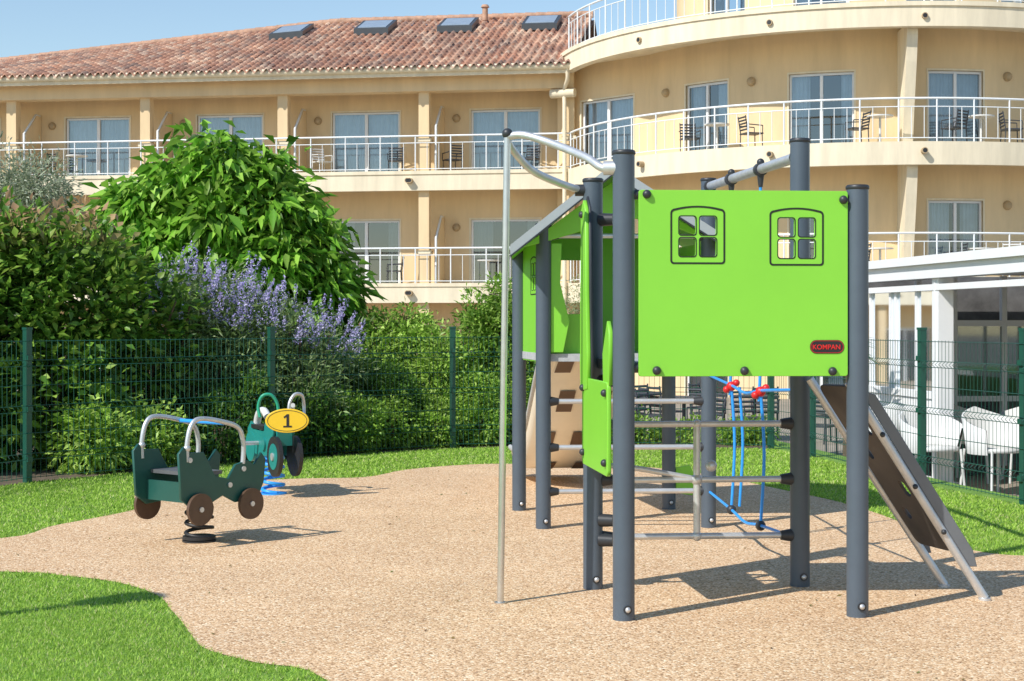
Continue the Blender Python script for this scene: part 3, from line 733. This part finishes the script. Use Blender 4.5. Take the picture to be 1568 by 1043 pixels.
# ------------------------------------------------------------------ spring riders
def frame3(c,l):
    l=Vector((*l,0)).normalized(); w=Vector((l.y,-l.x,0)); c=Vector((*c,0))
    return lambda a,b,z: c+l*a+w*b+Vector((0,0,z))
def spring(f,m,mat,r=.08,z0=.02,z1=.32,t=4.5,wr=.012):
    pts=[]
    N=int(t*18)
    for i in range(N+1):
        a=i/N*t*2*math.pi; rr=r*(1-.08*i/N); p=f(rr*math.cos(a),rr*math.sin(a),z0+(z1-z0)*i/N); pts.append(p)
    m.tube(pts,wr,8,mat); m.tube([f(0,0,0),f(0,0,.015)],r*1.25,24,mat); m.tube([f(0,0,z1-.02),f(0,0,z1+.02)],r*1.0,20,mat)
f=frame3((-1.916,9.6),(.62,.78)); e=empty('spring_rider_car',(-1.916,9.6,0)); m=MB()
spring(f,m,0,.082,.02,.30,4.5,.012)
m.tube([f(0,0,.02),f(0,0,.04)],.1,24,0)
out=[[-.32,.30],[-.34,.57],[-.30,.61],[-.265,.575],[-.15,.57],[-.12,.52],[-.06,.42],[.04,.40],[.10,.48],[.20,.50],[.25,.47],[.31,.54],[.345,.50],[.33,.36],[.28,.26],[.10,.25],[0,.30],[-.12,.25],[-.24,.24]]
lx=(f(1,0,0)-f(0,0,0))
for sgn,w_ in ((1,.21),(-1,-.21)):
    board('side_board',out,[],.02,DGREEN,f(0,w_,0),lx,e,0,.003)
    for x in (-.2,.2):
        o_=w_+sgn*.024
        m.tube([f(x,o_,.235),f(x,o_+sgn*.022,.235)],.095,28,1,sm=False); m.tube([f(x,o_+sgn*.022,.235),f(x,o_+sgn*.03,.235)],.016,12,2)
    for x,z in ((-.26,.53),(.16,.45),(.05,.36)): m.tube([f(x,w_+sgn*.011,z),f(x,w_+sgn*.02,z)],.016,12,2)
    m.tube(cat([f(-.27,w_,.52),f(-.27,w_,.62),f(-.24,w_,.73),f(-.17,w_,.77),f(.0,w_,.745),f(.13,w_,.70),f(.17,w_,.60),f(.165,w_,.48)],6),.0145,12,2)
    m.ball(f(-.27,w_,.60),.022,2)
m.tube([f(.02,-.2,.735),f(.02,.2,.735)],.013,10,3)
m.box(f(-.1,0,.44),(.22,.40,.022),4,math.atan2(lx.y,lx.x))
m.box(f(.14,0,.36),(.2,.40,.02),4,math.atan2(lx.y,lx.x)); m.box(f(-.0,0,.33),(.36,.12,.03),0,math.atan2(lx.y,lx.x))
m.box(f(-.23,0,.33),(.02,.40,.12),5,math.atan2(lx.y,lx.x))
m.build('body',[BLACK,BROWN,STEEL,BLUE,M('seat_grey',(.10,.105,.11),.6),DGREEN],e)
f=frame3((-1.87,12.27),(.45,-.89)); e=empty('spring_rider_motorbike',(-1.87,12.27,0)); m=MB()
spring(f,m,0,.085,.02,.30,4,.014)
lx=(f(1,0,0)-f(0,0,0))
out=[[-.36,.36],[-.38,.5],[-.30,.56],[-.12,.50],[.02,.50],[.08,.58],[.2,.60],[.26,.5],[.2,.36],[.1,.31],[-.05,.30],[-.2,.31]]
for w_ in (-.08,.08):
    board('side_board',out,[],.018,TEAL,f(0,w_,0),lx,e,0,.003)
    s_=1 if w_>0 else -1
    m.tube([f(.29,w_*.8,.32),f(.29,w_*.8+s_*.03,.32)],.155,32,1,sm=False); m.tube([f(.29,w_*.8+s_*.03,.32),f(.29,w_*.8+s_*.034,.32)],.10,28,5); m.tube([f(.29,w_*.8+s_*.034,.32),f(.29,w_*.8+s_*.045,.32)],.03,16,2)
    m.tube([f(-.30,w_*.8,.36),f(-.30,w_*.8+s_*.03,.36)],.12,30,5,sm=False)
    m.tube([f(-.1,w_*1.1,.40),f(-.1,w_*2.6,.40)],.016,10,2); m.tube([f(.05,w_,.40),f(.05,w_*1.3,.40)],.05,16,5)
    m.tube(cat([f(.26,w_*.5,.6),f(.25,w_*.6,.72),f(.24,w_*1.2,.79),f(.22,w_*2.,.78),f(.2,w_*2.3,.70),f(.22,w_*2.2,.62)],6),.013,10,4 if s_>0 else 2)
m.tube(cat([f(-.42,0,.46),f(-.40,0,.56),f(-.33,0,.63),f(-.22,0,.64),(f(-.14,0,.60))],6),.03,12,3)
m.tube(cat([f(-.05,-.14,.50),f(-.05,-.16,.6),f(.03,-.15,.68),f(.12,-.12,.7)],6),.018,10,3)
m.box(f(-.1,0,.525),(.3,.2,.03),1,math.atan2(lx.y,lx.x)); m.box(f(.26,0,.5),(.05,.12,.2),5,math.atan2(lx.y,lx.x))
m.build('body',[BLUE,BLACK,STEEL,WHITEF,M('handle_green',(.02,.3,.18),.4),TEAL],e)
pl=f(.40,0,.60)+Vector((-.02,0,0)); xdr=Vector((.985,.17,0))
board('number_plate',ell(0,0,.165,.092),[],.018,YELLOW,pl,xdr,e,.02,.004)
board('plate_line',ell(0,0,.15,.08),[ell(0,0,.146,.076)],.001,BLACK,pl,xdr,e,.0298,.0002)
board('plate_number',[[-.03,-.05],[.035,-.05],[.035,-.038],[.014,-.038],[.014,.05],[-.002,.05],[-.028,.03],[-.022,.018],[-.006,.03],[-.006,-.038],[-.03,-.038]],[],.0015,BLACK,pl,xdr,e,.0305,.0002)
lp=MB(); lp.tube([(-4.25,5.55,0),(-4.25,5.55,2.75)],[.05,.035],14); lp.tube([(-4.25,5.55,0),(-4.25,5.55,.02)],.12,16); lp.tube([(-4.25,5.55,2.75),(-4.25,5.55,2.8),(-4.25,5.55,3.0),(-4.25,5.55,3.05)],[.05,.12,.14,.02],16)
lp.build('lamp_post',[POST])
# ------------------------------------------------------------------ vegetation
def trunk(parent,paths,name='trunk'):
    m=MB()
    for p,r0,r1 in paths:
        c=cat(p,5); m.tube(c,[r0+(r1-r0)*i/(len(c)-1) for i in range(len(c))],9)
    return m.build(name,[BARK],parent)
def rays(c,ends,r0=.02,r1=.006,base=None):
    b=Vector(base or (c[0],c[1],0)); out=[]
    for e_ in ends:
        e_=Vector(e_); m_=(b+e_)/2+Vector((random.uniform(-.1,.1),random.uniform(-.1,.1),.1)); out.append(([b,m_,e_],r0,r1))
    return out
DK=[(.03,.075,.015),(.055,.13,.022),(.09,.20,.03),(.13,.27,.04)]
e=empty('photinia_hedge',(-4.6,14.5,0))
bl=[(-5.55,14.0,1.25,.85,.75,1.2),(-4.75,14.55,1.3,.75,.7,1.15),(-4.15,15.0,1.25,.65,.65,1.15),(-3.65,15.5,1.05,.5,.5,.95),(-5.1,13.9,.6,.8,.4,.65),(-4.3,14.4,.55,.7,.4,.6),(-6.6,12.9,1.2,.9,.9,1.1),(-5.0,14.9,1.9,.5,.5,.6)]
leaves('foliage',bl,36000,.115,.062,[(.05,.12,.018),(.10,.23,.03),(.20,.37,.045),(.38,.54,.10)],e,.15,.09,24,tips=(.62,.38,.22),topz=1.95,cvar=.7)
trunk(e,sum([rays(b,[(b[0]+random.uniform(-.5,.5),b[1]+random.uniform(-.3,.3),b[2]+.5) for _ in range(6)],.03,.008) for b in bl],[]))
e=empty('broadleaf_tree',(-3.3,18,0))
bl=[(-3.35,18,3.05,.34,.45,.40),(-2.95,18,2.85,.28,.45,.36),(-3.78,18.0,2.88,.32,.45,.36),(-4.2,18.0,2.6,.36,.45,.34),(-4.5,17.9,2.25,.28,.45,.32),(-3.3,17.8,2.45,.5,.5,.35),(-2.68,17.9,2.5,.36,.5,.36),(-2.42,17.9,2.1,.34,.5,.36),(-2.15,17.9,1.62,.28,.45,.42),(-2.75,17.6,1.9,.45,.45,.36),(-3.3,17.6,1.9,.45,.45,.36),(-3.9,17.7,2.05,.5,.45,.36),(-2.5,17.7,1.3,.38,.4,.35),
 (-3.55,18,3.42,.13,.15,.14),(-2.75,18,3.15,.12,.15,.12),(-4.45,18,2.75,.12,.15,.12),(-2.2,17.9,2.45,.12,.15,.12)]
leaves('foliage',bl,14000,.23,.085,[(.07,.20,.02),(.17,.38,.035),(.28,.52,.06),(.42,.66,.12)],e,.65,.10,11,shell=.62,up=.25,cvar=1.0)
b0=(-3.25,18.05,0)
trunk(e,[([b0,(-3.22,18,.7),(-3.25,18,1.3),(-3.2,18,2.6)],.10,.03)]+rays(b0,[(x,y,z) for x,y,z,*_ in bl],.05,.012,(-3.24,18,1.0)))
e=empty('olive_tree',(-6.9,20.5,0))
bl=[(-6.9,20.6,3.0,.75,.7,.7),(-6.3,20.5,2.75,.55,.6,.6),(-7.4,20.4,2.7,.7,.6,.7),(-6.15,20.4,3.1,.4,.4,.42)]
leaves('foliage',bl,17000,.085,.022,[(.20,.25,.14),(.32,.38,.23),(.45,.50,.34),(.58,.62,.48)],e,.2,.10,22,shell=.35)
trunk(e,[([(-6.8,20.6,0),(-6.75,20.6,.9),(-6.85,20.6,1.8),(-6.9,20.6,3.1)],.11,.02)]+rays(0,[(x,y,z+.2) for x,y,z,*_ in bl],.05,.01,(-6.8,20.6,1.3)))
e=empty('chaste_bush',(-2.9,16.2,0))
bl=[(-3.35,15.9,1.15,.5,.45,.7),(-2.95,16.2,1.15,.5,.45,.65),(-2.45,16.4,1.0,.5,.45,.6),(-2.05,16.7,.85,.4,.4,.55),(-3.0,15.8,.6,.7,.4,.6),(-2.3,16.1,.5,.6,.4,.5)]
leaves('foliage',bl,22000,.09,.024,[(.11,.18,.05),(.19,.29,.09),(.29,.40,.15),(.40,.50,.24)],e,.2,.09,26,shell=.4)
VV=[];CC=[]
for _ in range(230):
    b=bl[random.choice((0,0,1,1,2,2,3,3))]; d=norm(rng.normal(size=(1,3)))[0]; d[2]=abs(d[2])*.8+.2; d[1]=-abs(d[1]) if random.random()<.75 else d[1]
    p=np.array(b[:3])+d*np.array(b[3:])*1.0; ax=norm((d*.7+np.array([random.uniform(-.35,.45),0,.85]))[None])[0]
    Ls=random.uniform(.14,.36); k=int(Ls*160)
    t=rng.random(k); rad=(.019*(1-t*.7))[:,None]
    q=p+ax*(t*Ls)[:,None]+rng.normal(size=(k,3))*rad
    a=norm(rng.normal(size=(k,3)))*.014; bb=norm(rng.normal(size=(k,3)))*.014
    VV.append(np.stack([q-a,q+bb,q+a],1).reshape(-1,3))
    c=np.array([(.42,.35,.72),(.56,.49,.85),(.70,.65,.92)])[rng.choice(3,k)]*(.75+.5*rng.random((k,1))); CC.append(np.repeat(c,3,0))
V=np.concatenate(VV); npmesh('flower_spikes',V,np.arange(len(V)).reshape(-1,3),np.clip(np.concatenate(CC),0,1),PETAL,e)
trunk(e,sum([rays(b,[(b[0]+random.uniform(-.3,.3),b[1]+random.uniform(-.2,.2),b[2]+.4) for _ in range(5)],.018,.005) for b in bl],[]))
LG=[(.17,.30,.035),(.30,.49,.07),(.44,.64,.12),(.57,.74,.20)]
def shrub(name,bl,n,L,W,pal,**k):
    e=empty(name,(bl[0][0],bl[0][1],0)); leaves('foliage',bl,n,L,W,pal,e,**k)
    trunk(e,sum([rays(b,[(b[0]+random.uniform(-.6,.6)*b[3],b[1]+random.uniform(-.5,.5)*b[4],b[2]+b[5]*.5) for _ in range(5)],.014,.005) for b in bl],[]),'stems')
shrub('pittosporum_shrub',[(-1.5,17.75,.85,.26,.4,.58),(-1.1,17.9,.95,.26,.4,.52),(-.8,17.6,.75,.24,.35,.5),(-1.3,17.5,.5,.35,.3,.4),(-.75,17.5,.4,.35,.25,.35),(-1.2,18,1.35,.1,.15,.2),(-1.6,17.9,1.3,.09,.12,.18)],17000,.08,.03,LG,clump=.07,shell=.6,cvar=.8)
shrub('pittosporum_shrub',[(-.42,17.9,1.0,.22,.4,.62),(-.12,18.0,1.1,.24,.4,.66),(.13,17.9,.75,.22,.35,.6),(-.3,17.6,.45,.38,.3,.4),(.1,17.6,.4,.28,.3,.35),(-.2,18,1.65,.1,.12,.18)],14000,.08,.03,[(.10,.20,.03),(.20,.36,.05),(.33,.52,.08),(.46,.66,.14)],clump=.07,shell=.6,cvar=.8)
shrub('feathery_shrub',[(.45,18.3,.85,.3,.35,.85),(.8,18.5,.9,.3,.3,.95)],10000,.06,.013,[(.30,.34,.14),(.42,.46,.22),(.55,.57,.33)],clump=.09,shell=.3)
shrub('clipped_bush',[(-1.5,16.95,.45,.47,.35,.47)],12000,.04,.02,DK+[(.16,.32,.05)],clump=.04,shell=.8,cvar=.3)
shrub('clipped_bush',[(-.35,17.3,.36,.36,.25,.38),(-.85,17.15,.3,.33,.25,.3)],9000,.045,.022,LG,clump=.05,shell=.75)
shrub('low_shrub',[(-3.75,14.05,.28,.3,.25,.3),(-3.35,14.5,.25,.35,.25,.28)],6000,.075,.036,LG,clump=.06,shell=.5)
shrub('low_shrub',[(-2.65,15.35,.42,.32,.25,.42),(-2.2,15.8,.3,.35,.25,.33)],6000,.065,.03,DK+[(.26,.42,.05)],clump=.06,shell=.5)
shrub('low_shrub',[(-1.65,16.25,.3,.35,.22,.32),(-1.25,16.6,.25,.25,.2,.25)],6000,.05,.028,LG[:3],clump=.05,shell=.5)
shrub('low_shrub',[(-.85,16.85,.2,.26,.1,.2),(-.35,17.05,.22,.28,.08,.2)],5000,.05,.028,LG,clump=.04,shell=.5)
shrub('low_shrub',[(.25,17.5,.28,.35,.25,.3),(.8,17.6,.2,.35,.25,.24),(1.4,17.5,.12,.35,.2,.16),(2.0,17.4,.12,.35,.2,.15),(2.6,17.2,.12,.3,.2,.15)],12000,.05,.024,LG[:3],clump=.05,shell=.4)
shrub('dark_shrub',[(-2.75,15.0,.3,.5,.3,.3),(-2.0,15.9,.35,.45,.3,.35),(-3.1,16.8,.6,.9,.4,.7),(-2.1,17.3,.5,.6,.4,.6)],14000,.065,.03,DK,clump=.08,shell=.3)
e=empty('yucca_plant',(4.05,19,-.56)); trunk(e,[([(4.05,19,-.56),(4.08,19,.3),(4.05,19,1.0)],.06,.05)])
VV=[];CC=[]
for _ in range(130):
    a=random.uniform(0,6.28); el=random.uniform(-.3,1.3); L_=random.uniform(.4,.6); p=np.array((4.05,19,1.0+random.uniform(-.1,.1)))
    d=np.array((math.cos(a)*math.cos(el),math.sin(a)*math.cos(el),math.sin(el))); s_=np.array((-math.sin(a),math.cos(a),0))*.02
    mid=p+d*L_*.5; tip=p+d*L_+np.array((0,0,-.14*math.cos(el)))
    VV.append(np.array([p-s_,p+s_,mid+s_*1.1,p-s_,mid+s_*1.1,mid-s_*1.1,mid-s_*1.1,mid+s_*1.1,tip])); c=np.array((.18,.24,.12))*random.uniform(.6,1.6); CC.append(np.repeat(c[None],9,0))
V=np.concatenate(VV); npmesh('leaves',V,np.arange(len(V)).reshape(-1,3),np.concatenate(CC),LEAF,e)
